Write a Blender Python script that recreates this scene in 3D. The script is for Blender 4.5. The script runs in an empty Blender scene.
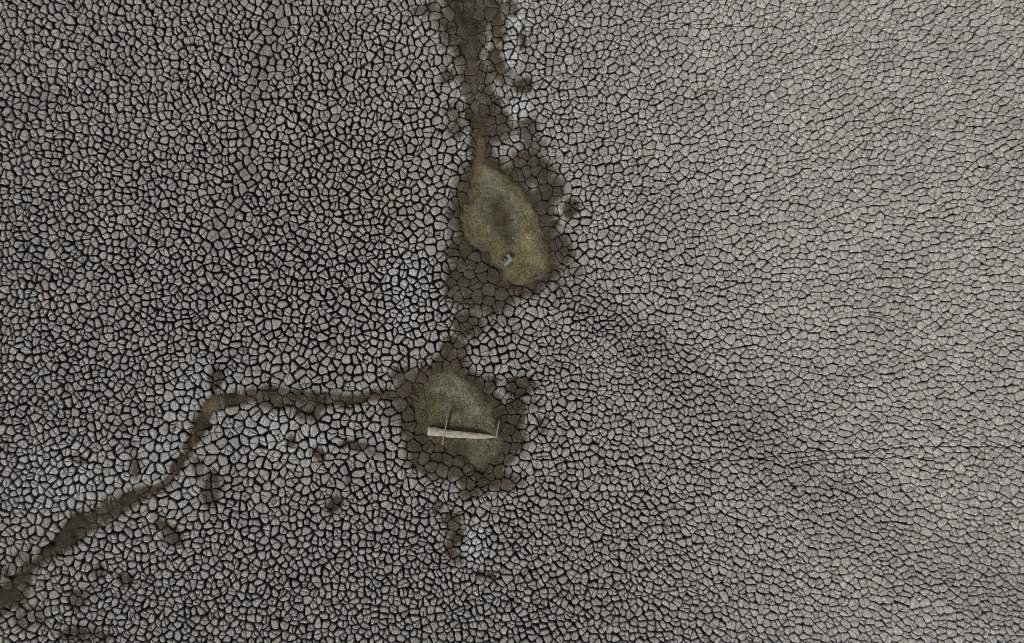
import bpy, math, random
import numpy as np
from mathutils import Vector, Matrix

random.seed(7)
rng = np.random.default_rng(11)
S = bpy.context.scene
COL = S.collection

# ------------------------------------------------------------------ camera, sky, sun
PPM = 28.444                       # photograph pixels per metre on the lake bed
def W(px, py):                     # photograph coordinates -> metres on the bed
    return (px - 512.0) / PPM, (321.5 - py) / PPM

FOCAL_PX = 800.0
NADIR = (350.0, 300.0)             # the drone hangs above this spot, its frame is shifted
cam_d = bpy.data.cameras.new('camera'); cam = bpy.data.objects.new('camera', cam_d); COL.objects.link(cam)
nx, ny = W(*NADIR)
cam.location = (nx, ny, FOCAL_PX / PPM)
cam.rotation_euler = (0, 0, 0)
cam_d.sensor_width = 36.0
cam_d.lens = FOCAL_PX * 36.0 / 1024.0
cam_d.shift_x = (512.0 - NADIR[0]) / 1024.0
cam_d.shift_y = -(321.5 - NADIR[1]) / 1024.0
cam_d.clip_end = 2000.0
S.camera = cam
if hasattr(S, 'cycles'): S.cycles.filter_width = 1.1      # a crisp small drone sensor

SUN_EL, SUN_AZ = 42.0, 218.0       # from the south-west (lower left), compass degrees
world = bpy.data.worlds.new('World'); S.world = world; world.use_nodes = True
nt = world.node_tree; bg = nt.nodes['Background']
sky = nt.nodes.new('ShaderNodeTexSky'); sky.sky_type = 'NISHITA'; sky.sun_disc = False
sky.sun_elevation = math.radians(SUN_EL); sky.sun_rotation = math.radians(SUN_AZ)
sky.air_density = 1.0; sky.dust_density = 4.0; sky.ozone_density = 1.0
hs = nt.nodes.new('ShaderNodeHueSaturation'); hs.inputs['Saturation'].default_value = 0.25   # cloud-whitened sky
nt.links.new(sky.outputs[0], hs.inputs['Color']); nt.links.new(hs.outputs[0], bg.inputs[0])
bg.inputs[1].default_value = 0.09
sl = bpy.data.lights.new('sun', 'SUN'); sl.energy = 1.5; sl.angle = math.radians(11); sl.color = (1.0, 0.965, 0.91)
sun = bpy.data.objects.new('sun', sl); COL.objects.link(sun)
az, el = math.radians(SUN_AZ), math.radians(SUN_EL)
to_sun = Vector((math.sin(az) * math.cos(el), math.cos(az) * math.cos(el), math.sin(el)))
sun.rotation_euler = to_sun.to_track_quat('Z', 'Y').to_euler()
sun.location = (0, 0, 40)
S.view_settings.view_transform = 'Standard'; S.view_settings.look = 'None'
S.view_settings.gamma = 1.0; S.view_settings.exposure = 0.45; S.view_settings.use_curve_mapping = False

# ------------------------------------------------------------------ noise and shape fields (vectorised)
def hash2(ix, iy, seed):
    h = (ix.astype(np.int64) * 374761393 + iy.astype(np.int64) * 668265263 + seed * 974634777) & 0xffffffff
    h = ((h ^ (h >> 13)) * 1274126177) & 0xffffffff
    return ((h ^ (h >> 16)) & 0xffffff) / float(0xffffff)
def vnoise(x, y, scale, seed=0):   # 0..1
    x = np.asarray(x, float) / scale; y = np.asarray(y, float) / scale
    ix = np.floor(x); iy = np.floor(y); fx = x - ix; fy = y - iy
    fx = fx * fx * (3 - 2 * fx); fy = fy * fy * (3 - 2 * fy)
    a = hash2(ix, iy, seed); b = hash2(ix + 1, iy, seed); c = hash2(ix, iy + 1, seed); d = hash2(ix + 1, iy + 1, seed)
    return (a * (1 - fx) + b * fx) * (1 - fy) + (c * (1 - fx) + d * fx) * fy
def fbm(x, y, scale, seed=0, octs=3):
    t = 0; amp = 1; tot = 0
    for o in range(octs):
        t = t + amp * vnoise(x, y, scale / 2 ** o, seed + 17 * o); tot += amp; amp *= .55
    return t / tot
def sstep(a, b, t):
    t = np.clip((t - a) / (b - a), 0, 1); return t * t * (3 - 2 * t)
def poly_dist(px, py, pts):        # distance to a polyline, with values interpolated along it
    pts = np.asarray(pts, float)
    best = np.full(np.shape(px), 1e9); vals = np.zeros(np.shape(px) + (pts.shape[1] - 2,))
    for a, b in zip(pts[:-1], pts[1:]):
        dx, dy = b[0] - a[0], b[1] - a[1]
        t = np.clip(((px - a[0]) * dx + (py - a[1]) * dy) / (dx * dx + dy * dy), 0, 1)
        d = np.hypot(px - a[0] - t * dx, py - a[1] - t * dy)
        m = d < best; best = np.where(m, d, best)
        v = a[2:] + t[..., None] * (b[2:] - a[2:]); vals = np.where(m[..., None], v, vals)
    return best, vals
def in_poly_sd(px, py, poly):      # signed distance, negative inside
    p = list(poly) + [poly[0]]
    d, _ = poly_dist(px, py, [(a, b, 0) for a, b in p])
    inside = np.zeros(np.shape(px), bool)
    for (x1, y1), (x2, y2) in zip(p[:-1], p[1:]):
        if y1 == y2: continue
        c = ((y1 > py) != (y2 > py)) & (px < (x2 - x1) * (py - y1) / (y2 - y1) + x1)
        inside ^= c
    return np.where(inside, -d, d)

HOLLOW_A = [(480,161),(474,178),(466,203),(466,228),(474,242),(489,253),(502,263),(508,276),(522,283),(536,281),(548,271),
            (549,250),(543,231),(535,211),(523,194),(511,180),(495,169),(486,162)]
HOLLOW_B = [(448,369),(460,375),(475,387),(486,400),(493,412),(498,422),(500,435),(501,447),(493,459),(480,463),(469,457),
            (455,448),(440,443),(427,435),(421,422),(418,407),(424,394),(435,379)]
# x, y, half width of the silt, half width of the stained margin
CHAN_N = [(440,-90,14,40),(455,-40,14,38),(463,0,13,36),(470,40,11,30),(473,65,9,26),(479,90,7,24),(482,115,6,21),(481,145,7,18),(482,170,9,18)]
CHAN_W = [(430,400,3,12),(412,397,3,12),(388,395,2.2,7),(350,401,2,8),(325,401,2,10),(300,396,2.5,11),(270,393,3,10),(245,398,5,11),
          (225,402,7,12),(212,407,10,15),(204,420,6,13),(194,437,3.5,12),(181,462,3.5,13),(170,482,5,14),(150,492,6,12),
          (125,502,6,12),(100,515,7,13),(78,525,7,15),(60,545,6,13),(40,562,6,13),(22,578,6,14),(8,595,8,19),(-12,615,9,24),(-80,680,9,24)]
# stained or moist patches of the plates: x, y, rx, ry, turn, strength
WET = [(535,168,24,15,.5,1),(552,190,15,18,.6,.9),(546,222,13,26,-.3,.85),(560,250,16,22,0,.75),(571,208,8,12,.3,1),(575,270,12,10,0,.35),
       (470,280,28,30,.2,1),(490,300,24,18,0,.95),(458,252,12,18,.3,.75),(456,205,9,40,.1,.55),(468,325,16,13,.2,.9),(455,348,14,14,0,.9),
       (450,362,18,9,0,1),(500,322,14,6,0,.4),(520,290,22,9,0,.7),(560,285,12,8,.4,.4),
       (404,402,14,26,0,.85),(412,432,15,26,-.3,.9),(402,374,16,10,0,.75),(440,462,34,16,.1,1),(488,478,32,14,.1,.9),(428,448,20,14,0,.9),
       (519,388,15,10,.1,1),(515,412,13,16,0,.85),(513,437,12,16,0,.9),(503,455,16,12,0,.8),(541,427,6,9,0,.7),(534,406,8,6,0,.5),
       (488,385,9,14,.6,.7),(418,378,22,12,-.6,.9),(480,398,12,12,0,.5),
       (440,505,7,9,0,.6),(452,520,9,9,0,.8),(456,535,10,10,0,.75),(450,551,8,10,0,.75),(486,577,11,5,.1,.9),(458,560,6,8,0,.5),(470,493,16,7,0,.6),
       (172,536,13,10,.2,.9),(160,525,9,6,0,.7),(126,580,11,7,.2,.85),(100,571,6,9,0,.6),(215,379,8,15,0,.8),(211,490,11,20,.1,.75),(196,470,8,12,0,.5),
       (76,462,9,5,.3,.6),(135,468,7,13,0,.5),(130,448,5,9,0,.4),(290,441,6,7,0,.9),(318,454,7,7,0,.8),(276,398,22,13,.1,.8),(306,412,16,13,0,.75),
       (362,449,24,5,.15,.7),(350,478,5,9,0,.5),(335,505,7,11,.5,.75),(78,600,10,14,0,.6),(80,634,24,8,0,.7),(30,618,18,14,0,.6),(20,560,12,12,0,.4),
       (395,412,14,18,0,.5),(330,350,7,6,0,.35),(345,372,6,5,0,.3),
       (505,75,9,10,0,.55),(522,86,9,9,0,.8),(523,40,6,10,0,.7),(498,20,8,26,0,.8),(496,60,8,20,0,.85),(498,128,18,16,0,.75),(528,130,10,14,0,.7),
       (536,145,14,10,0,.5),(447,75,8,8,0,.6),(430,10,22,10,0,.5),(455,120,10,20,0,.5),(445,30,9,14,0,.5),(512,8,8,12,0,.6),
       (503,287,13,9,0,1),(100,640,20,6,0,.5),(0,572,10,8,0,.7)]
GREY = [(284,0,14),(268,45,16),(262,72,14),(250,110,12),(247,165,11),(240,190,14),(226,215,14),(214,245,12)]      # trail of darker, larger plates
GREY2 = [(-40,135,14),(0,120,14),(30,108,13),(60,92,10)]
PALE = [(518,15,9,22),(512,52,8,18),(500,72,8,12),(520,112,9,18),(398,400,12,9),(290,432,70,34),(476,545,16,28),(405,285,26,60),(160,470,60,40),(200,400,40,40),(60,480,60,40)]
SWALE = [(560,285,20),(600,312,24),(680,372,32),(770,440,40),(860,508,46),(1000,592,52),(1120,660,55)]             # shallow trough of finer plates
RUST = [(152,80,9,6,.5),(134,106,5,5,.6),(100,61,8,6,.5),(47,290,9,6,.8),(233,214,5,4,.8),(246,132,5,6,.7),(200,263,8,8,.4),(600,95,8,6,.3),(673,115,7,8,.25),(1005,12,12,6,.25),(1008,110,14,8,.3),(540,600,12,8,.25),(660,505,14,8,.2),(395,210,12,60,.28),(50,25,6,5,.3)]

def fields(px, py):
    px = np.asarray(px, float); py = np.asarray(py, float)
    jx = (fbm(px, py, 22, 3) - .5) * 11; jy = (fbm(px, py, 22, 5) - .5) * 11
    qx, qy = px + jx, py + jy
    f = {}
    rag = (fbm(px, py, 8, 25) - .5) * 9
    f['sdA'] = rag + in_poly_sd(px + jx * .55, py + jy * .55, HOLLOW_A)
    f['sdB'] = rag + in_poly_sd(px + jx * .55, py + jy * .55, HOLLOW_B)
    dn, vn = poly_dist(qx, qy, CHAN_N); dw, vw = poly_dist(qx, qy, CHAN_W)
    br = .35 + 1.3 * fbm(px, py, 26, 9)
    f['dn'] = dn; f['dw'] = dw
    pat = sstep(.36, .62, fbm(px, py, 13, 13))
    f['chN'] = (1 - sstep(.35, 1.35, dn / (vn[..., 0] * 1.15 * br))) * (.56 + .44 * pat)
    f['chW'] = (1 - sstep(.35, 1.35, dw / (vw[..., 0] * 1.15 * br))) * (.56 + .42 * pat)
    f['chW'] = np.maximum(f['chW'], 1 - sstep(.4, 1.3, np.hypot((qx - 214) / 13, (qy - 407) / 8)))
    hA = 1 - sstep(-1.5, 8, f['sdA']); hB = 1 - sstep(-1.5, 8, f['sdB'])
    f['hA'] = hA; f['hB'] = hB
    wet = np.maximum(1 - sstep(.45, 1.25, dn / (vn[..., 1] * .80 * br)), 1 - sstep(.4, 1.15, dw / (vw[..., 1] * .82 * br)))
    wet = np.maximum(wet, 1 - sstep(4, 20, f['sdA'])); wet = np.maximum(wet, 1 - sstep(4, 20, f['sdB']))
    for x, y, rx, ry, a, s in WET:
        c, sn = math.cos(a), math.sin(a); u = (qx - x) * c + (qy - y) * sn; v = -(qx - x) * sn + (qy - y) * c
        wet = np.maximum(wet, s * (1 - sstep(.6, 1.35, np.hypot(u / rx, v / ry))))
    f['halo'] = sstep(.0, .5, wet) * (.4 + .6 * fbm(px, py, 14, 19)) + .35 * np.exp(-(np.minimum(dn, dw) / 34) ** 2) * fbm(px, py, 18, 23)
    f['wet'] = sstep(.05, .84, wet + .55 * (fbm(px, py, 11, 15) - .5) * sstep(.03, .3, wet))
    near = np.minimum(np.minimum(dn, dw), np.minimum(np.maximum(f['sdA'], 0), np.maximum(f['sdB'], 0)))
    f['near'] = near
    dg, vg = poly_dist(qx, qy, GREY); d2, v2 = poly_dist(qx, qy, GREY2)
    f['grey'] = np.maximum(1 - sstep(.4, 1.1, dg / vg[..., 0]), .7 * (1 - sstep(.4, 1.1, d2 / v2[..., 0])))
    pale = np.zeros_like(px)
    for x, y, rx, ry in PALE: pale = np.maximum(pale, 1 - sstep(.3, 1.3, np.hypot((qx - x) / rx, (qy - y) / ry)))
    f['pale'] = pale * np.where(px > 440, 1.2, .6)
    ds, vs = poly_dist(px + jx * 1.6, py + jy * 1.6, SWALE)
    f['swale'] = (1 - sstep(.2, 1.2, ds / vs[..., 0]))
    f['right'] = sstep(430, 900, px + .30 * (321 - py) + 30 * (fbm(px, py, 120, 21) - .5))
    rust = np.zeros_like(px)
    for x, y, rx, ry, s in RUST: rust = np.maximum(rust, s * (1 - sstep(.4, 1.2, np.hypot((qx - x) / rx, (qy - y) / ry))))
    f['rust'] = rust
    return f

def terrain(px, py, f=None):       # height of the plate tops, metres
    f = f or fields(px, py)
    z = .10 * (fbm(px, py, 260, 31) - .5) + .04 * (fbm(px, py, 60, 33) - .5)
    z = z - .16 * np.exp(-(f['dn'] / 26) ** 2) - .10 * np.exp(-(f['dw'] / 16) ** 2)
    z = z - .20 * (1 - sstep(-30, 22, f['sdA'])) - .20 * (1 - sstep(-30, 22, f['sdB']))
    return z - .16 * f['swale']
def silt_mask(f): return np.maximum(np.maximum(f['hA'], f['hB']), np.maximum(f['chN'], f['chW']) * .92)
def silt_z(px, py, f=None):
    f = f or fields(px, py); m = silt_mask(f)
    return terrain(px, py, f) - .115 + .155 * m + .016 * (fbm(px, py, 9, 41) - .5) + .010 * (vnoise(px, py, 2.2, 43) - .5) + .05 * (fbm(px, py, 26, 45) - .5) * m
def silt_z1(px, py): return float(silt_z(np.array([px]), np.array([py]))[0])
def crack_depth(f): return (.23 - .11 * f['right']) * (1 - .45 * f['wet'])

# ------------------------------------------------------------------ materials
def mat(name, rough=.95):
    m = bpy.data.materials.new(name); m.use_nodes = True; t = m.node_tree
    b = t.nodes['Principled BSDF']; b.inputs['Roughness'].default_value = rough
    b.inputs['Specular IOR Level'].default_value = .25
    return m, t, b
def N(t, kind, **kw):
    n = t.nodes.new(kind)
    for k, v in kw.items():
        if k in n.inputs: n.inputs[k].default_value = v
        else: setattr(n, k, v)
    return n
def mul_col(t, a, b_socket_or_val, fac=1.0, blend='MULTIPLY'):
    m = t.nodes.new('ShaderNodeMix'); m.data_type = 'RGBA'; m.blend_type = blend; m.inputs[0].default_value = fac
    t.links.new(a, m.inputs[6])
    if hasattr(b_socket_or_val, 'is_linked'): t.links.new(b_socket_or_val, m.inputs[7])
    else: m.inputs[7].default_value = b_socket_or_val
    return m.outputs[2]
def grained(name, scale, lo, hi, bump, rough=.95, attr='tint', fleck=0, base=None, scale2=None, speck=0):
    m, t, b = mat(name, rough)
    geo = N(t, 'ShaderNodeNewGeometry')
    if base is None:
        a = N(t, 'ShaderNodeAttribute', attribute_name=attr); col = a.outputs['Color']
    else:
        rgb = N(t, 'ShaderNodeRGB'); rgb.outputs[0].default_value = (*base, 1); col = rgb.outputs[0]
    no = N(t, 'ShaderNodeTexNoise', Scale=scale, Detail=5.0, Roughness=.7); t.links.new(geo.outputs['Position'], no.inputs['Vector'])
    r = N(t, 'ShaderNodeMapRange'); r.inputs[1].default_value = .3; r.inputs[2].default_value = .7; r.inputs[3].default_value = lo; r.inputs[4].default_value = hi
    t.links.new(no.outputs[0], r.inputs[0]); col = mul_col(t, col, r.outputs[0])
    if scale2:
        n2 = N(t, 'ShaderNodeTexNoise', Scale=scale2, Detail=3.0, Roughness=.6); t.links.new(geo.outputs['Position'], n2.inputs['Vector'])
        r2 = N(t, 'ShaderNodeMapRange'); r2.inputs[1].default_value = .3; r2.inputs[2].default_value = .7; r2.inputs[3].default_value = .82; r2.inputs[4].default_value = 1.18
        t.links.new(n2.outputs[0], r2.inputs[0]); col = mul_col(t, col, r2.outputs[0])
    if speck:                       # salt-and-pepper grain
        n4 = N(t, 'ShaderNodeTexNoise', Scale=34.0, Detail=1.0, Roughness=.5); t.links.new(geo.outputs['Position'], n4.inputs['Vector'])
        r4 = N(t, 'ShaderNodeMapRange'); r4.inputs[1].default_value = .36; r4.inputs[2].default_value = .64; r4.inputs[3].default_value = 1 - speck; r4.inputs[4].default_value = 1 + speck
        t.links.new(n4.outputs[0], r4.inputs[0]); col = mul_col(t, col, r4.outputs[0])
    if fleck:                       # fine pits and hairline checks in the mud skin
        v = N(t, 'ShaderNodeTexVoronoi', feature='DISTANCE_TO_EDGE', Scale=fleck); t.links.new(geo.outputs['Position'], v.inputs['Vector'])
        r3 = N(t, 'ShaderNodeMapRange'); r3.inputs[1].default_value = .0; r3.inputs[2].default_value = .09; r3.inputs[3].default_value = .62; r3.inputs[4].default_value = 1.0
        t.links.new(v.outputs['Distance'], r3.inputs[0]); col = mul_col(t, col, r3.outputs[0])
    t.links.new(col, b.inputs['Base Color'])
    bp = N(t, 'ShaderNodeBump', Strength=bump, Distance=.02); t.links.new(no.outputs[0], bp.inputs['Height']); t.links.new(bp.outputs[0], b.inputs['Normal'])
    return m
M_PLATE = grained('dry_mud', 15, .58, 1.42, .7, fleck=7, scale2=6, speck=.30)
M_SILT = grained('algae_silt', 15, .62, 1.38, 1.0, rough=.9, scale2=4, speck=.24)
M_BED = grained('damp_crack_mud', 14, .7, 1.3, .5, rough=.85)
M_TUFT = grained('weed', 12, .8, 1.2, .0, rough=.8)

def set_tint(me, cols):
    a = me.attributes.new('tint', 'FLOAT_COLOR', 'POINT')
    c = np.ones((len(cols), 4), np.float32); c[:, :3] = cols
    a.data.foreach_set('color', c.ravel())
def mesh_from(name, verts, faces, material, cols=None, parent=None, smooth=False):
    me = bpy.data.meshes.new(name); me.from_pydata(verts, [], faces); me.materials.append(material)
    if cols is not None: set_tint(me, np.asarray(cols))
    if smooth: me.polygons.foreach_set('use_smooth', [True] * len(me.polygons))
    o = bpy.data.objects.new(name, me); COL.objects.link(o); o.parent = parent
    return o
def tag(o, label=None, cat=None, group=None, kind=None):
    for k, v in (('label', label), ('category', cat), ('group', group), ('kind', kind)):
        if v: o[k] = v
    return o

WIDE_L, WIDE_R, THIN_L, THIN_R = 1.52, .78, .52, .28      # crack widths, photograph pixels
# ------------------------------------------------------------------ the lake bed below the plates
MX, MY = 140, 120                   # margin of plates beyond the frame, photograph pixels
X0, X1, Y0, Y1 = -MX, 1024 + MX, -MY, 643 + MY
def grid_axis(a, b, step, far):
    core = list(np.arange(a, b + step * .5, step)); out = []; d = step; c = 0
    ext = []
    while c < far: d *= 1.6; c += d; ext.append(c)
    return np.array([core[0] - e for e in reversed(ext)] + core + [core[-1] + e for e in ext])
gx = grid_axis(X0, X1, 5.0, 9000); gy = grid_axis(Y0, Y1, 5.0, 9000)
GX, GY = np.meshgrid(gx, gy); gf = fields(GX, GY)
outside = (GX < X0 + 4) | (GX > X1 - 4) | (GY < Y0 + 4) | (GY > Y1 - 4)
gz = terrain(GX, GY, gf) - crack_depth(gf) + .03 * (vnoise(GX, GY, 7, 51) - .5)
gz = np.where(outside, np.clip(terrain(GX, GY, gf), -.2, .1) - .01, gz)
wx, wy = W(GX, GY)
nv = np.stack([wx.ravel(), wy.ravel(), gz.ravel()], 1)
ny_, nx_ = GX.shape; idx = np.arange(nx_ * ny_).reshape(ny_, nx_)
q = np.stack([idx[:-1, :-1], idx[1:, :-1], idx[1:, 1:], idx[:-1, 1:]], -1).reshape(-1, 4)
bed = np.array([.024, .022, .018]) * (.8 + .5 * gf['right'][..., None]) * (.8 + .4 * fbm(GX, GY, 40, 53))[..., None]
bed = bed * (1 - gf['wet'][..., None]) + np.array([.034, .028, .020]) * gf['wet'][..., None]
bed = np.where(outside[..., None], np.array([.17, .165, .15]) * (.8 + .4 * fbm(GX, GY, 14, 55))[..., None], bed)
ground = mesh_from('ground', nv.tolist(), q.tolist(), M_BED, bed.reshape(-1, 3), smooth=True)
tag(ground, 'cracked grey mud of a dried lake bed', kind='structure')

# ------------------------------------------------------------------ the mud plates: wide cracks bound clumps, finer cracks split each clump
def spacing(f, px, py):
    s = 6.95 + .85 * f['right'] + .9 * (fbm(px, py, 70, 61) - .5)
    s = s + 1.5 * (1 - sstep(15, 70, f['near'])) + 1.8 * f['grey'] + 2.6 * f['wet']
    lowleft = np.exp(-(((px - 250) / 130) ** 2 + ((py - 470) / 70) ** 2))
    s = s + 2.0 * lowleft - .7 * f['swale']
    s = s - 1.0 * np.exp(-(((px - 590) / 60) ** 2 + ((py - 345) / 70) ** 2))
    return np.clip(s, 5.8, 18)
def metric(r, th):                   # local stretch r along the direction th
    c, s_ = np.cos(th), np.sin(th); a = 1 / r ** 2
    return np.stack([a * c * c + s_ * s_, (a - 1) * c * s_, a * s_ * s_ + c * c], 1).tolist()
def throw(x_, y_, r_, M_=None):              # dart throwing with a free distance of its own for every dart
    grid = {}; keep = []; cell = float(r_.max()) * (1.3 if M_ else 1)
    xs, ys, rs = x_.tolist(), y_.tolist(), r_.tolist()
    for i in range(len(xs)):
        x, y, r = xs[i], ys[i], rs[i]; m = M_[i] if M_ else None; a, b = int(x // cell), int(y // cell); ok = True; r2 = r * r
        for u in (a - 1, a, a + 1):
            for v in (b - 1, b, b + 1):
                for (p, w) in grid.get((u, v), ()):
                    dx = p - x; dy = w - y
                    if (m[0] * dx * dx + 2 * m[1] * dx * dy + m[2] * dy * dy if m else dx * dx + dy * dy) < r2: ok = False; break
                if not ok: break
            if not ok: break
        if ok: grid.setdefault((a, b), []).append((x, y)); keep.append(i)
    return np.array(keep)
def nearest(tx, ty, ax, ay):
    out = np.empty(len(tx), int)
    for i in range(0, len(tx), 1500):
        d = (tx[i:i+1500, None] - ax) ** 2 + (ty[i:i+1500, None] - ay) ** 2; out[i:i+1500] = d.argmin(1)
    return out
NC = 140000
cx = rng.uniform(X0, X1, NC); cy = rng.uniform(Y0, Y1, NC); cs = spacing(fields(cx, cy), cx, cy)
keep = throw(cx, cy, cs * (.70 + .30 * rng.random(NC)) / (1 + .11 * sstep(480, 980, cx)), metric(1 + .26 * sstep(480, 980, cx), np.arctan2((cy - 320) * 1.1, np.maximum(cx - 330, 60))))
sx, sy, ss = cx[keep], cy[keep], cs[keep]; NS = len(sx)
k2 = throw(cx[::-1][:20000], cy[::-1][:20000], cs[::-1][:20000] * 2.3)
bigx, bigy = cx[::-1][k2], cy[::-1][k2]
grp = nearest(sx + (vnoise(sx, sy, 30, 71) - .5) * 16, sy + (vnoise(sx, sy, 30, 73) - .5) * 16, bigx, bigy).tolist()
sf = fields(sx, sy); sil = silt_mask(sf)
str_r = (1 + .26 * sstep(480, 980, sx)); th_ = np.arctan2((sy - 320) * 1.1, np.maximum(sx - 330, 60)); MA = metric(str_r, th_)
tight = np.exp(-(((sx - 590) / 70) ** 2 + ((sy - 345) / 80) ** 2))
wide = (WIDE_L + (WIDE_R - WIDE_L) * sf['right']) * (1 - .74 * sf['wet']) * (.88 + .24 * fbm(sx, sy, 45, 75)) * (1 + .15 * sf['swale']) * (1 - .25 * tight)
thin = (THIN_L + (THIN_R - THIN_L) * sf['right']) * (1 - .30 * sf['wet'])
sub = (4.6 + .95 * sf['right'] + 1.3 * (1 - sstep(15, 75, sf['near'])) + 3.5 * sf['wet'] + 3.0 * sf['grey'] - .4 * sf['swale'] + 1.2 * np.exp(-(((sx - 250) / 130) ** 2 + ((sy - 470) / 70) ** 2)))
CELL = 22.0; bins = {}
FAN = (.42 * sstep(540, 900, sx)).tolist()
lx, ly = sx.tolist(), sy.tolist(); lw = wide.tolist()
for i in range(NS): bins.setdefault((int(lx[i] // CELL), int(ly[i] // CELL)), []).append(i)
eh = rng.random(4096).tolist()
def clip(poly, nx, ny, lim):
    ds = [px * nx + py * ny - lim for px, py in poly]
    if max(ds) <= 0: return poly
    out = []; n = len(poly)
    for k in range(n):
        d0, d1 = ds[k], ds[(k + 1) % n]
        if d0 <= 0: out.append(poly[k])
        if (d0 < 0 < d1) or (d1 < 0 < d0):
            p0, p1 = poly[k], poly[(k + 1) % n]; t = d0 / (d0 - d1); out.append((p0[0] + t * (p1[0] - p0[0]), p0[1] + t * (p1[1] - p0[1])))
    return out
def clump_polygon(i):
    x, y = lx[i], ly[i]; a, b = int(x // CELL), int(y // CELL); nb = []
    for u in range(a - 2, a + 3):
        for v in range(b - 2, b + 3):
            for j in bins.get((u, v), ()):
                if j != i: dx, dy = lx[j] - x, ly[j] - y; nb.append((dx * dx + dy * dy, j, dx, dy))
    nb.sort(); R = 26.0; poly = [(-R, -R), (R, -R), (R, R), (-R, R)]; rmax = R * 1.42
    for d2, j, dx, dy in nb:
        d = math.sqrt(d2)
        if d * .33 - 2.5 > rmax: break
        h = eh[((i ^ j) * 2654435761 >> 7) & 4095]
        g = .5 * (lw[i] + lw[j]) * (.72 + .56 * h) * (1.22 if grp[i] != grp[j] else 1.0)
        m, o = MA[i], MA[j]; e0 = (m[0] + o[0]) * dx + (m[1] + o[1]) * dy; e1 = (m[1] + o[1]) * dx + (m[2] + o[2]) * dy; el_ = math.hypot(e0, e1); e0 /= el_; e1 /= el_
        if lx[i] > 560: tt = th_[i]; g *= 1 - FAN[i] * (1 - abs(-e0 * math.sin(tt) + e1 * math.cos(tt)))
        poly = clip(poly, e0, e1, (e0 * dx + e1 * dy) * .5 - g * .5)
        if len(poly) < 3: return None
        rmax = max(math.hypot(*p) for p in poly)
    return poly
LONG = [[(690,463),(770,457),(815,452),(860,450),(940,446),(1040,447)],[(540,13),(600,17),(680,24),(750,27)],[(67,62),(68,95)],[(-30,125),(0,119),(32,110),(64,92)],[(800,464),(850,458),(930,457)]]
LONG = [(a, b) for l in LONG for a, b in zip(l[:-1], l[1:])]
def cut_long(i, p):                 # both sides of a long crack keep their plates
    x, y = lx[i], ly[i]; parts = [p]
    for (ax, ay), (bx, by) in LONG:
        L = math.hypot(bx - ax, by - ay); tx, ty = (bx - ax) / L, (by - ay) / L
        u = (x - ax) * tx + (y - ay) * ty; d = -(x - ax) * ty + (y - ay) * tx
        if not 0 <= u < L or abs(d) > 16: continue
        out = []
        for q in parts:
            for sg in (1, -1):
                nx, ny = -ty * sg, tx * sg; c = clip(q, nx, ny, -d * sg - .36)
                if len(c) >= 3 and parea(c) > 5: out.append(c)
        parts = out
    return parts
def chaikin(p, t=.22):
    out = []
    for k in range(len(p)):
        (ax, ay), (bx, by) = p[k], p[(k + 1) % len(p)]
        out.append((ax + (bx - ax) * t, ay + (by - ay) * t)); out.append((bx + (ax - bx) * t, by + (ay - by) * t))
    return out
def parea(p): return .5 * abs(sum(p[k][0] * p[(k + 1) % len(p)][1] - p[k][1] * p[(k + 1) % len(p)][0] for k in range(len(p))))
rp = random.Random(3); rings = []    # (clump, perimeter around the clump's site, photograph pixels)
def split_clump(i, p):
    A = parea(p)
    k = max(1, int(round(A / sub[i] ** 2 * math.exp(rp.gauss(0, .35)) / 1.05)))
    k = max(1, min(k, 8, int(A / 14)))
    if k == 1: pieces = [p]
    else:
        xs = [q[0] for q in p]; ys = [q[1] for q in p]; sites = []
        for t in range(k):           # spread the piece centres by best candidate
            best = None; bd = -1
            for c in range(12):
                qx, qy = rp.uniform(min(xs), max(xs)) * .8, rp.uniform(min(ys), max(ys)) * .8
                d = min([(qx - u) ** 2 + (qy - v) ** 2 for u, v in sites], default=1)
                if d > bd: bd = d; best = (qx, qy)
            sites.append(best)
        for rnd_ in range(3):        # relax twice, then cut
            pieces = []; cents = []
            for t, (ax, ay) in enumerate(sites):
                q = p
                for u, (bx, by) in enumerate(sites):
                    if u == t or len(q) < 3: continue
                    dx, dy = bx - ax, by - ay; d = math.hypot(dx, dy) + 1e-6; nx, ny = dx / d, dy / d
                    h = eh[(i * 31 + (t + 1) * (u + 1) * 7 + (t + u)) & 4095]
                    g = thin[i] * (.15 + 1.9 * h * h) if rnd_ == 2 else 0
                    q = clip(q, nx, ny, (ax + bx) * .5 * nx + (ay + by) * .5 * ny - g * .5)
                if len(q) >= 3:
                    cents.append((sum(w[0] for w in q) / len(q), sum(w[1] for w in q) / len(q)))
                    if parea(q) > 3.5: pieces.append(q)
            if rnd_ < 2: sites = cents
    for q in pieces:
        pts = []; n = len(q)
        for t in range(n):
            (ax, ay), (bx, by) = q[t], q[(t + 1) % n]; L = math.hypot(bx - ax, by - ay)
            if L < .45: continue
            m = max(1, int(round(L / 2.6)))
            for w in range(m): pts.append((ax + (bx - ax) * w / m, ay + (by - ay) * w / m))
        if len(pts) < 4: continue
        a = np.array(pts); rings.append((i, (.92 * a + .04 * (np.roll(a, 1, 0) + np.roll(a, -1, 0)))))
for i in range(NS):
    if sil[i] > .80: continue
    if not (X0 + 10 < lx[i] < X1 - 10 and Y0 + 10 < ly[i] < Y1 - 10): continue
    p = clump_polygon(i)
    if not p: continue
    for p in cut_long(i, p): split_clump(i, chaikin(p, .19))
NP = len(rings); cnt = np.array([len(a) for _, a in rings]); pid = np.repeat(np.arange(NP), cnt); own = np.array([i for i, _ in rings])[pid]
allp = np.concatenate([a for _, a in rings]); ax_ = allp[:, 0] + sx[own]; ay_ = allp[:, 1] + sy[own]
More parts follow.
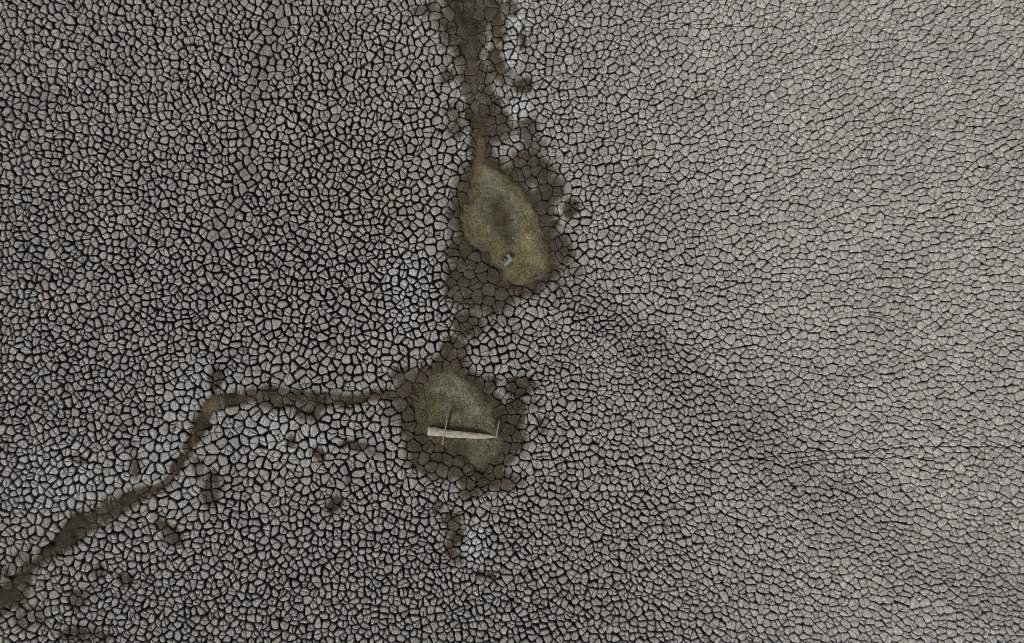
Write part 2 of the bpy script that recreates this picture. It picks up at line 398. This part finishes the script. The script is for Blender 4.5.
px_ = ax_ + (vnoise(ax_, ay_, 8, 91) - .5) * 3.2 + (vnoise(ax_, ay_, 2.4, 95) - .5) * 1.5
py_ = ay_ + (vnoise(ax_, ay_, 8, 93) - .5) * 3.2 + (vnoise(ax_, ay_, 2.4, 97) - .5) * 1.5
start = np.concatenate([[0], np.cumsum(cnt)])
mx = np.add.reduceat(px_, start[:-1]) / cnt; my = np.add.reduceat(py_, start[:-1]) / cnt
nxt = np.arange(len(px_)) + 1; nxt[start[1:] - 1] = start[:-1]
area = .5 * np.abs(np.add.reduceat(px_ * py_[nxt] - py_ * px_[nxt], start[:-1])); rad = np.sqrt(area / math.pi) + .01
mf = fields(mx, my); mz = terrain(mx, my, mf); md = crack_depth(mf) + .05
tl = rng.normal(0, .04, (NP, 2)); lift = rng.normal(0, .007, NP)
# colour of the mud itself: dry grey of varying paleness, stained brown where it stays moist
def mud_colour(px, py, f, rnd, warm):
    d = np.array([.242, .239, .218])[None] * (1 + .34 * f['right'] - .19 * f['swale'] - .26 * f['grey'] + .48 * f['pale'])[:, None]
    d = d * (1 - .05 * f['pale'][:, None] * np.array([1, .3, -.6])[None])
    d = d * (.88 + .24 * rnd)[:, None] * (.90 + .20 * fbm(px, py, 55, 77))[:, None]
    d = d * (1 + (warm ** 4)[:, None] * np.array([.04, .0, -.04])) * (1 - f['rust'][:, None] * np.array([.0, .22, .36]))
    bn = np.array([.047, .0360, .0235])[None] * (.60 + .80 * fbm(px, py, 20, 79))[:, None] * (.88 + .24 * rnd)[:, None]
    ol = .75 * sstep(.45, .68, fbm(px, py, 34, 81))[:, None]; bn = bn * (1 + ol * np.array([-.20, -.12, -.26]))
    w = np.clip(f['wet'] * 1.04 + (.22 * (fbm(px, py, 5, 83) - .5) + .30 * (warm - .5)) * 4 * f['wet'] * (1 - f['wet']) + .36 * f['halo'] * (1 - f['wet']), 0, 1)
    core = np.maximum(silt_mask(f), (1 - sstep(4, 18, np.minimum(f['sdA'], f['sdB']))))
    w = (w * np.clip(np.maximum(.98 + .50 * (fbm(px, py, 9, 85) - .5) + .22 * (rnd - .5), core), 0, 1))[:, None]
    return d * (1 - w) + bn * w
rnd = rng.random(NP); warm = rng.random(NP)
vf = fields(px_, py_); vc = mud_colour(px_, py_, vf, rnd[pid], warm[pid]); mc = mud_colour(mx, my, mf, rnd, warm)
ux = px_ - mx[pid]; uy = py_ - my[pid]; kin = np.clip(1 - .75 / rad, .5, .95)[pid]; kb = np.clip(1 - .30 / rad, .6, 1)[pid]
slope = lambda k: (tl[pid, 0] * ux + tl[pid, 1] * uy) * k / PPM
zc = (mz + lift)[pid]
def layer(k, dz):
    a, b = W(mx[pid] + ux * k, my[pid] + uy * k); return np.stack([a, b, zc + slope(k) + dz], 1)
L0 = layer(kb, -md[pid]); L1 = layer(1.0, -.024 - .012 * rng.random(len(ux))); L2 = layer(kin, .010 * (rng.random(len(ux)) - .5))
a, b = W(mx, my); LC = np.stack([a, b, mz + lift + .004 + .008 * rng.random(NP)], 1)
def plate_faces(n, o=0):
    f = []
    for k in range(n):
        k2 = (k + 1) % n
        for a in (0, n): f.append((o + a + k, o + a + n + k, o + a + n + k2, o + a + k2))
        f.append((o + 2 * n + k, o + 3 * n, o + 2 * n + k2))
    return f
FC = {n: plate_faces(n) for n in set(cnt.tolist())}
def plate_data(r):
    s0, s1 = start[r], start[r + 1]
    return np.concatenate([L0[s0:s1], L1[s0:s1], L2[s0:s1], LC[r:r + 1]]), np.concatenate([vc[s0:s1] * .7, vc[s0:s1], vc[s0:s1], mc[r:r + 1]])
infr = (mx > 2) & (mx < 1022) & (my > 2) & (my < 641)
single = set(np.argsort(-(area * infr))[:300].tolist())
V, C, F = [], [], []; off = 0
for r in range(NP):
    v, c = plate_data(r); n = int(cnt[r])
    if r in single:
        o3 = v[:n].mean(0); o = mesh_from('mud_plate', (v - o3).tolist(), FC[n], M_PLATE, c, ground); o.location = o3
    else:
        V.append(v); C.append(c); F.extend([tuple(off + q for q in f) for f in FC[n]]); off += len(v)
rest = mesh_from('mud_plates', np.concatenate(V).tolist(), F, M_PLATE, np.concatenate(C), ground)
tag(rest, kind='stuff')
print('plates', NP, 'faces', len(F))

# ------------------------------------------------------------------ silt of the hollows and of the two runnels
def silt_colour(px, py, f):
    n1 = fbm(px, py, 18, 101)[..., None]; n2 = fbm(px, py, 7, 103)[..., None]
    tan = np.array([.140, .121, .066]); gg = np.array([.113, .114, .076]); brn = np.array([.040, .032, .017]); olv = np.array([.076, .068, .037]); chan = np.array([.026, .0205, .012])
    def blob(x, y, rx, ry, a=0):
        jx = (fbm(px, py, 12, 111) - .5) * 9; jy = (fbm(px, py, 12, 113) - .5) * 9
        c, s = math.cos(a), math.sin(a); u = (px + jx - x) * c + (py + jy - y) * s; v = -(px + jx - x) * s + (py + jy - y) * c
        return (1 - sstep(.3, 1.15, np.hypot(u / rx, v / ry)))[..., None]
    def mix(a, b, t): return a * (1 - t) + b * t
    cA = mix(np.broadcast_to(tan, px.shape + (3,)), gg, blob(503, 212, 27, 36, -.3)); cA = mix(cA, gg * 1.05, blob(490, 180, 12, 16) * .8)
    cA = mix(cA, tan, blob(474, 222, 9, 26) * .8); cA = mix(cA, brn * np.array([1.15, 1.15, 1.0]), blob(501, 215, 16, 25, -.15)); cA = mix(cA, brn * 1.1, blob(508, 236, 9, 12) * .9)
    cA = mix(cA, olv, blob(538, 235, 10, 26, -.3) * .6)
    cB = mix(np.broadcast_to(gg * .92, px.shape + (3,)), tan * np.array([.95, .95, .75]), blob(436, 412, 13, 16) * .75); cB = mix(cB, gg * 1.12, blob(452, 386, 17, 14, .5))
    cB = mix(cB, olv, blob(462, 410, 16, 9) * .7); cB = mix(cB, brn * .95, blob(451, 454, 24, 13, .1)); cB = mix(cB, gg, blob(482, 447, 13, 14) * .8)
    cB = mix(cB, olv, blob(424, 400, 9, 22) * .6); cB = mix(cB, olv * .85, blob(438, 436, 12, 8) * .5)
    edgeA = sstep(-8, 3, f['sdA'] + 5 * (fbm(px, py, 6, 115) - .5))[..., None]; edgeB = sstep(-9, 3, f['sdB'] + 6 * (fbm(px, py, 6, 117) - .5))[..., None]
    cA = mix(cA, brn, edgeA * .8); cB = mix(cB, brn, edgeB * .8)
    cC = mix(np.broadcast_to(chan, px.shape + (3,)), np.array([.088, .070, .036]), np.maximum(blob(212, 407, 14, 11), .9 * blob(483, 140, 6, 28)))
    cC = mix(cC, olv * .9, blob(474, 62, 9, 30) * .7); cC = mix(cC, np.array([.052, .042, .023]), blob(250, 397, 24, 6) * .6)
    return cA, cB, cC, (.78 + .44 * n1) * (.85 + .3 * n2)
def silt_sheet(name, which, box, step, label):
    ux = np.arange(box[0], box[2], step); uy = np.arange(box[1], box[3], step); PX, PY = np.meshgrid(ux, uy); f = fields(PX, PY)
    z = silt_z(PX, PY, f); cA, cB, cC, g = silt_colour(PX, PY, f)
    region = np.where(f['sdA'] < 8, 0, np.where(f['sdB'] < 8, 1, np.where(f['dn'] < f['dw'], 2, 3)))
    col = {0: cA, 1: cB, 2: cC, 3: cC}[which] * g
    m = silt_mask(f)
    if which < 2:                   # let the runnel's mud run a little into the hollow
        sd = f['sdA'] if which == 0 else f['sdB']
    use = (m > .02) & (region == which)
    uq = use[:-1, :-1]
    wx, wy = W(PX, PY); h, w = PX.shape; idn = np.arange(h * w).reshape(h, w)
    quads = np.stack([idn[:-1, :-1], idn[1:, :-1], idn[1:, 1:], idn[:-1, 1:]], -1)[uq]
    u, inv = np.unique(quads, return_inverse=True); vv = np.stack([wx.ravel(), wy.ravel(), z.ravel()], 1)[u]
    o = mesh_from(name, vv.tolist(), inv.reshape(-1, 4).tolist(), M_SILT, col.reshape(-1, 3)[u], smooth=True)
    tag(o, label, kind='structure'); return o
silt_sheet('hollow_floor', 0, (450, 145, 575, 300), 1.1, 'olive tan silt floor of the upper teardrop-shaped hollow')
silt_sheet('hollow_floor', 1, (400, 355, 520, 480), 1.1, 'grey green silt floor of the lower hollow with the pale log')
silt_sheet('runnel_bed', 2, (360, -100, 530, 180), 1.5, 'dark brown mud runnel leading down into the upper hollow')
silt_sheet('runnel_bed', 3, (-130, 360, 440, 743), 1.5, 'dark brown mud runnel winding left from the lower hollow')

# ------------------------------------------------------------------ short dead weed on the hollow floors
def tufts(name, box, which, n, label, seed):
    r = np.random.default_rng(seed); px = r.uniform(box[0], box[2], n); py = r.uniform(box[1], box[3], n); f = fields(px, py)
    sd = f['sdA'] if which == 0 else f['sdB']; ok = sd < -2 + r.normal(0, 2, n)
    ok &= fbm(px, py, 10, 121) > .42
    px, py = px[ok], py[ok]; f = {k: v[ok] for k, v in f.items()}
    z = silt_z(px, py, f); cA, cB, _, g = silt_colour(px, py, f); base = cA if which == 0 else cB
    V, F, C = [], [], []; k = 0
    for x, y, zz, c in zip(px, py, z, base):
        wx, wy = W(x, y); br = r.uniform(.8, 1.25)
        for b in range(3):
            a = r.uniform(0, 6.28); L = r.uniform(.018, .045); hgt = r.uniform(.012, .04); w_ = r.uniform(.006, .012)
            ca, sa = math.cos(a), math.sin(a)
            V += [(wx - sa * w_, wy + ca * w_, zz - .004), (wx + sa * w_, wy - ca * w_, zz - .004), (wx + ca * L * .6 + sa * w_ * .7, wy + sa * L * .6 - ca * w_ * .7, zz + hgt), (wx + ca * L, wy + sa * L, zz + hgt * .8)]
            F += [(k, k + 1, k + 2), (k, k + 2, k + 3)]; k += 4; C += [c * br] * 4
    o = mesh_from(name, V, F, M_TUFT, np.array(C)); tag(o, label, 'weed', kind='stuff'); return o
tufts('weed_cover', (455, 155, 560, 290), 0, 5000, 'short withered weed on the upper hollow floor', 3)
tufts('weed_cover', (410, 362, 510, 470), 1, 5500, 'short grey green weed on the lower hollow floor', 4)

# ------------------------------------------------------------------ tapered log, stakes, twigs, dark rods as stick shadows
def tube(name, pts, radii, material, sides=7, parent=None, flat=1.0, rough=0.0, seed=1):
    r = random.Random(seed); V, F = [], []; n = len(pts); P = [Vector(p) for p in pts]
    for k in range(n):
        t = (P[min(k + 1, n - 1)] - P[max(k - 1, 0)]).normalized(); up = Vector((0, 0, 1))
        if abs(t.z) > .9: up = Vector((0, 1, 0))
        s = t.cross(up).normalized(); u = s.cross(t)
        for j in range(sides):
            a = 2 * math.pi * j / sides; q = radii[k] * (1 + rough * (r.random() - .5))
            V.append(P[k] + s * math.cos(a) * q + u * math.sin(a) * q * flat)
    for k in range(n - 1):
        for j in range(sides):
            j2 = (j + 1) % sides; F.append((k * sides + j, k * sides + j2, (k + 1) * sides + j2, (k + 1) * sides + j))
    F.append(tuple(reversed(range(sides)))); F.append(tuple((n - 1) * sides + j for j in range(sides)))
    return mesh_from(name, [tuple(v) for v in V], F, material, None, parent)
def on_silt(px, py, h): x, y = W(px, py); return (x, y, silt_z1(px, py) + h)
M_LOG = grained('bleached_log', 7, .55, 1.35, .6, base=(.31, .28, .232))
M_CUT = grained('pale_cut_wood', 14, .8, 1.15, .4, base=(.37, .34, .29))
M_STAKE = grained('weathered_stake', 12, .8, 1.2, .3, base=(.20, .18, .13))
M_STICK_SHADOW = grained('stick_shadow_black', 12, .8, 1.2, .3, base=(.022, .019, .016))  # black for the rods that stand in for cast stick shadows
M_TWIG = grained('pale_twig', 12, .8, 1.2, .2, base=(.42, .39, .31))
prof = [(428.4,431.0,4.2),(431,431.4,4.4),(434,431.6,4.0),(438,432.3,4.2),(444,432.9,3.8),(448,433.6,3.8),(452,433.9,3.5),(460,434.8,3.5),(464,434.9,3.1),(470,435.6,3.2),(476,436.3,2.8),(480,436.2,2.8),(485,436.7,2.3),(490,436.7,1.7),(494,437.2,1.0),(497,437.4,.45)]
log = bpy.data.objects.new('tapered_log', None); COL.objects.link(log)
zl = max(silt_z1(x, y) for x, y, _ in prof)
log.location = (*W(460, 434), zl)
def rel(p): return (p[0] - log.location.x, p[1] - log.location.y, p[2] - log.location.z)
pts = [rel((*W(x, y), zl + r / PPM * .35)) for x, y, r in prof]
tube('trunk', pts, [r / PPM for _, _, r in prof], M_LOG, 12, log, .42, .22, 5)
wl, wy_ = W(428.4, 431.2)
tube('cut_end', [rel((wl - .02, wy_ + .003, zl + .05)), rel((wl + .05, wy_ - .003, zl + .052))], [4.1 / PPM, 4.5 / PPM], M_CUT, 12, log, .5, .12, 8)
for a, b, c, d in ((431, 429.3, 433.2, 430.6), (433, 433.4, 437.4, 434.3), (440, 431.2, 450, 432.2)):   # pale flakes of wood on the broad end
    tube('bark_flake', [rel((*W(a, b), zl + .105)), rel((*W(c, d), zl + .10))], [.028, .018], M_CUT, 5, log, .4, .3, int(a))
tag(log, 'long pale bleached log tapering to a point, lying in the lower hollow', 'log')

def stick(name, p0, p1, r0, r1, material, label, cat, n=5, bend=.02, group=None, seed=1):
    r = random.Random(seed); a, b = Vector(p0), Vector(p1); pts = []
    for k in range(n):
        t = k / (n - 1); p = a.lerp(b, t)
        if 0 < k < n - 1: p += Vector((r.uniform(-bend, bend), r.uniform(-bend, bend), 0))
        pts.append(p - a)
    o = tube(name, pts, [r0 + (r1 - r0) * k / (n - 1) for k in range(n)], material, 7, None, 1, .15, seed); o.location = a
    return tag(o, label, cat, group)
top = zl + .20
stick('stick', on_silt(442.3, 448, .008), (*W(446.5, 418.6), zl + .34), .024, .017, M_STAKE, 'thin pale stick lying across the broad end of the log', 'stick', 6, .012, seed=3)
stick('stick', on_silt(452.2, 411.2, .012), on_silt(447.2, 427.0, .03), .028, .032, M_STICK_SHADOW, 'black rod standing in for the shadow of the pale stick above the log', 'stick', 5, .01, seed=4)  # cast shadow of the pale stick, built as a dark rod
stick('stake', on_silt(496.4, 438.2, -.02), (*W(498.6, 420), silt_z1(498, 422) + .30), .024, .016, M_STAKE, 'thin pale stake at the pointed tip of the log', 'stake', 5, .01, seed=6)
stick('stick', on_silt(500.4, 420.2, .01), on_silt(498.6, 432, .01), .026, .028, M_STICK_SHADOW, 'black rod standing in for the shadow of the stake at the tip of the log', 'stick', 5, .01, seed=7)  # dark rod in place of the shadow the stake throws
stick('twig', on_silt(527.4, 236.2, .015), on_silt(531, 238.5, .015), .018, .014, M_TWIG, 'short pale twig on the right of the upper hollow floor', 'twig', 3, .005, seed=8)
stick('twig', on_silt(513, 237.0, .012), on_silt(514.6, 238.6, .012), .014, .011, M_TWIG, 'tiny pale twig right of the dark spot in the upper hollow', 'twig', 3, .004, seed=9)
stick('twig', on_silt(437.6, 451.4, .012), on_silt(438.8, 452.6, .012), .016, .012, M_TWIG, 'tiny pale twig on dark mud below the broad end of the log', 'twig', 3, .004, seed=10)
stick('twig', on_silt(430.6, 446.6, .03), on_silt(432.2, 447.4, .03), .014, .01, M_TWIG, 'tiny pale twig left of the stick foot on dark mud', 'twig', 3, .004, seed=11)

# ------------------------------------------------------------------ broken grey crate at the lower hollow rim
M_CR = grained('grey_board', 16, .75, 1.2, .4, base=(.165, .163, .142))
M_CRD = grained('dark_box_inside', 14, .7, 1.2, .3, base=(.03, .028, .024))
cr = bpy.data.objects.new('broken_crate', None); COL.objects.link(cr)
bx, by = W(507.0, 259.8); bz = silt_z1(507, 260)
cr.location = (bx, by, bz); cr.rotation_euler = (math.radians(4), math.radians(-3), math.radians(41))
def board(name, c, d, material, tilt=0, seed=0):
    r = random.Random(seed); V = []
    for sx_ in (-1, 1):
        for sy_ in (-1, 1):
            for sz_ in (-1, 1):
                V.append((c[0] + sx_ * d[0] / 2 * (1 + .06 * (r.random() - .5)), c[1] + sy_ * d[1] / 2 * (1 + .1 * (r.random() - .5)), c[2] + sz_ * d[2] / 2 + tilt * sx_ * d[0] / 2))
    F = [(0, 1, 3, 2), (4, 6, 7, 5), (0, 4, 5, 1), (2, 3, 7, 6), (0, 2, 6, 4), (1, 5, 7, 3)]
    return mesh_from(name, V, F, material, None, cr)
board('bottom', (0, 0, .01), (.30, .24, .05), M_CRD, seed=1)
board('side_board', (0, -.115, .05), (.36, .035, .15), M_CR, seed=2)
board('side_board', (0, .118, .035), (.30, .025, .12), M_CRD, seed=3)
board('end_board', (.165, .01, .05), (.03, .215, .15), M_CR, seed=4)
board('end_board', (-.165, .01, .045), (.03, .215, .13), M_CR, seed=5)
board('lid_board', (-.02, -.06, .135), (.35, .11, .018), M_CR, .06, 6)
board('lid_board', (.115, .07, .138), (.10, .16, .018), M_CR, .02, 7)
board('inner_slat', (-.03, .035, .075), (.28, .03, .03), M_CR, .05, 8)
board('inner_slat', (-.06, .085, .06), (.03, .12, .03), M_CR, 0, 9)
board('inner_slat', (.03, .02, .085), (.035, .12, .025), M_CRD, 0, 10)
tag(cr, 'small broken grey crate at the lower rim of the upper hollow', 'crate')
stick('splinter', on_silt(512.6, 256.6, .02), on_silt(514.3, 258.2, .02), .02, .012, M_TWIG, 'pale splinter beside the broken grey crate', 'splinter', 3, .004, seed=12)

# ------------------------------------------------------------------ three pale stones lying on the plates
M_ST = grained('pale_stone', 14, .8, 1.15, .3, base=(.52, .51, .47))
def stone(px, py, r, label, seed):
    q = random.Random(seed); V = []; F = []; rings_ = [(.75, -.25), (1.0, .1), (.8, .5), (.35, .75)]; n = 8
    for k, (a, h) in enumerate(rings_):
        for j in range(n):
            t = 6.283 * j / n; d = r * a * q.uniform(.8, 1.2); V.append((math.cos(t) * d * 1.2, math.sin(t) * d * .85, r * h * q.uniform(.85, 1.15)))
    for k in range(3):
        for j in range(n): F.append((k * n + j, k * n + (j + 1) % n, (k + 1) * n + (j + 1) % n, (k + 1) * n + j))
    F.append(tuple(3 * n + j for j in range(n))); F.append(tuple(reversed(range(n))))
    o = mesh_from('stone', V, F, M_ST); x, y = W(px, py); o.location = (x, y, float(terrain(np.array([px]), np.array([py]))[0]) + r * .2); o.rotation_euler = (0, 0, seed)
    tag(o, label, 'stone')
stone(420.5, 17.5, .045, 'small pale stone on grey plates left of the top runnel', 1)
stone(508.5, 364, .04, 'small pale stone on grey plates right of the tip of the lower hollow', 2)
stone(656, 303, .045, 'small pale stone on grey plates right of the upper hollow', 3)

# ------------------------------------------------------------------ crumbs of mud on the moist margins and in the runnels
M_CRUMB = grained('mud_crumb', 20, .8, 1.2, .2)
rc = np.random.default_rng(21); n = 60000
kx = np.concatenate([rc.uniform(390, 600, n // 2), rc.uniform(-20, 460, n // 2)]); ky = np.concatenate([rc.uniform(-20, 500, n // 2), rc.uniform(370, 660, n // 2)])
kf = fields(kx, ky); ok = rc.random(n) < (.10 + .5 * silt_mask(kf)) * np.maximum(kf['wet'], silt_mask(kf)) * (.3 + 1.2 * fbm(kx, ky, 9, 131))
kx, ky = kx[ok], ky[ok]; kf = {k: v[ok] for k, v in kf.items()}
kz = np.maximum(np.where(silt_mask(kf) > .02, silt_z(kx, ky, kf), -9), np.where(silt_mask(kf) > .74, -9, terrain(kx, ky, kf))); kr = rc.uniform(.010, .026, len(kx))
base = mud_colour(kx, ky, kf, rc.random(len(kx)), rc.random(len(kx))) * rc.uniform(1.0, 3.6, (len(kx), 1)); base = np.minimum(base, .3)
px8, py8 = W(kx, ky); OCT = np.array([(1, 0, 0), (0, 1, 0), (-1, 0, 0), (0, -1, 0), (0, 0, .9), (0, 0, -.9)])
V = (np.stack([px8, py8, kz + kr * .3], 1)[:, None, :] + OCT[None] * kr[:, None, None] * rc.uniform(.6, 1.4, (len(kx), 6, 1))).reshape(-1, 3)
OF = np.array([(0, 1, 4), (1, 2, 4), (2, 3, 4), (3, 0, 4), (1, 0, 5), (2, 1, 5), (3, 2, 5), (0, 3, 5)])
F = (np.arange(len(kx))[:, None, None] * 6 + OF[None]).reshape(-1, 3)
crumbs = mesh_from('mud_crumbs', V.tolist(), F.tolist(), M_CRUMB, np.repeat(base, 6, 0))
tag(crumbs, 'loose brown mud crumbs along the runnels and hollow rims', 'crumbs', kind='stuff')
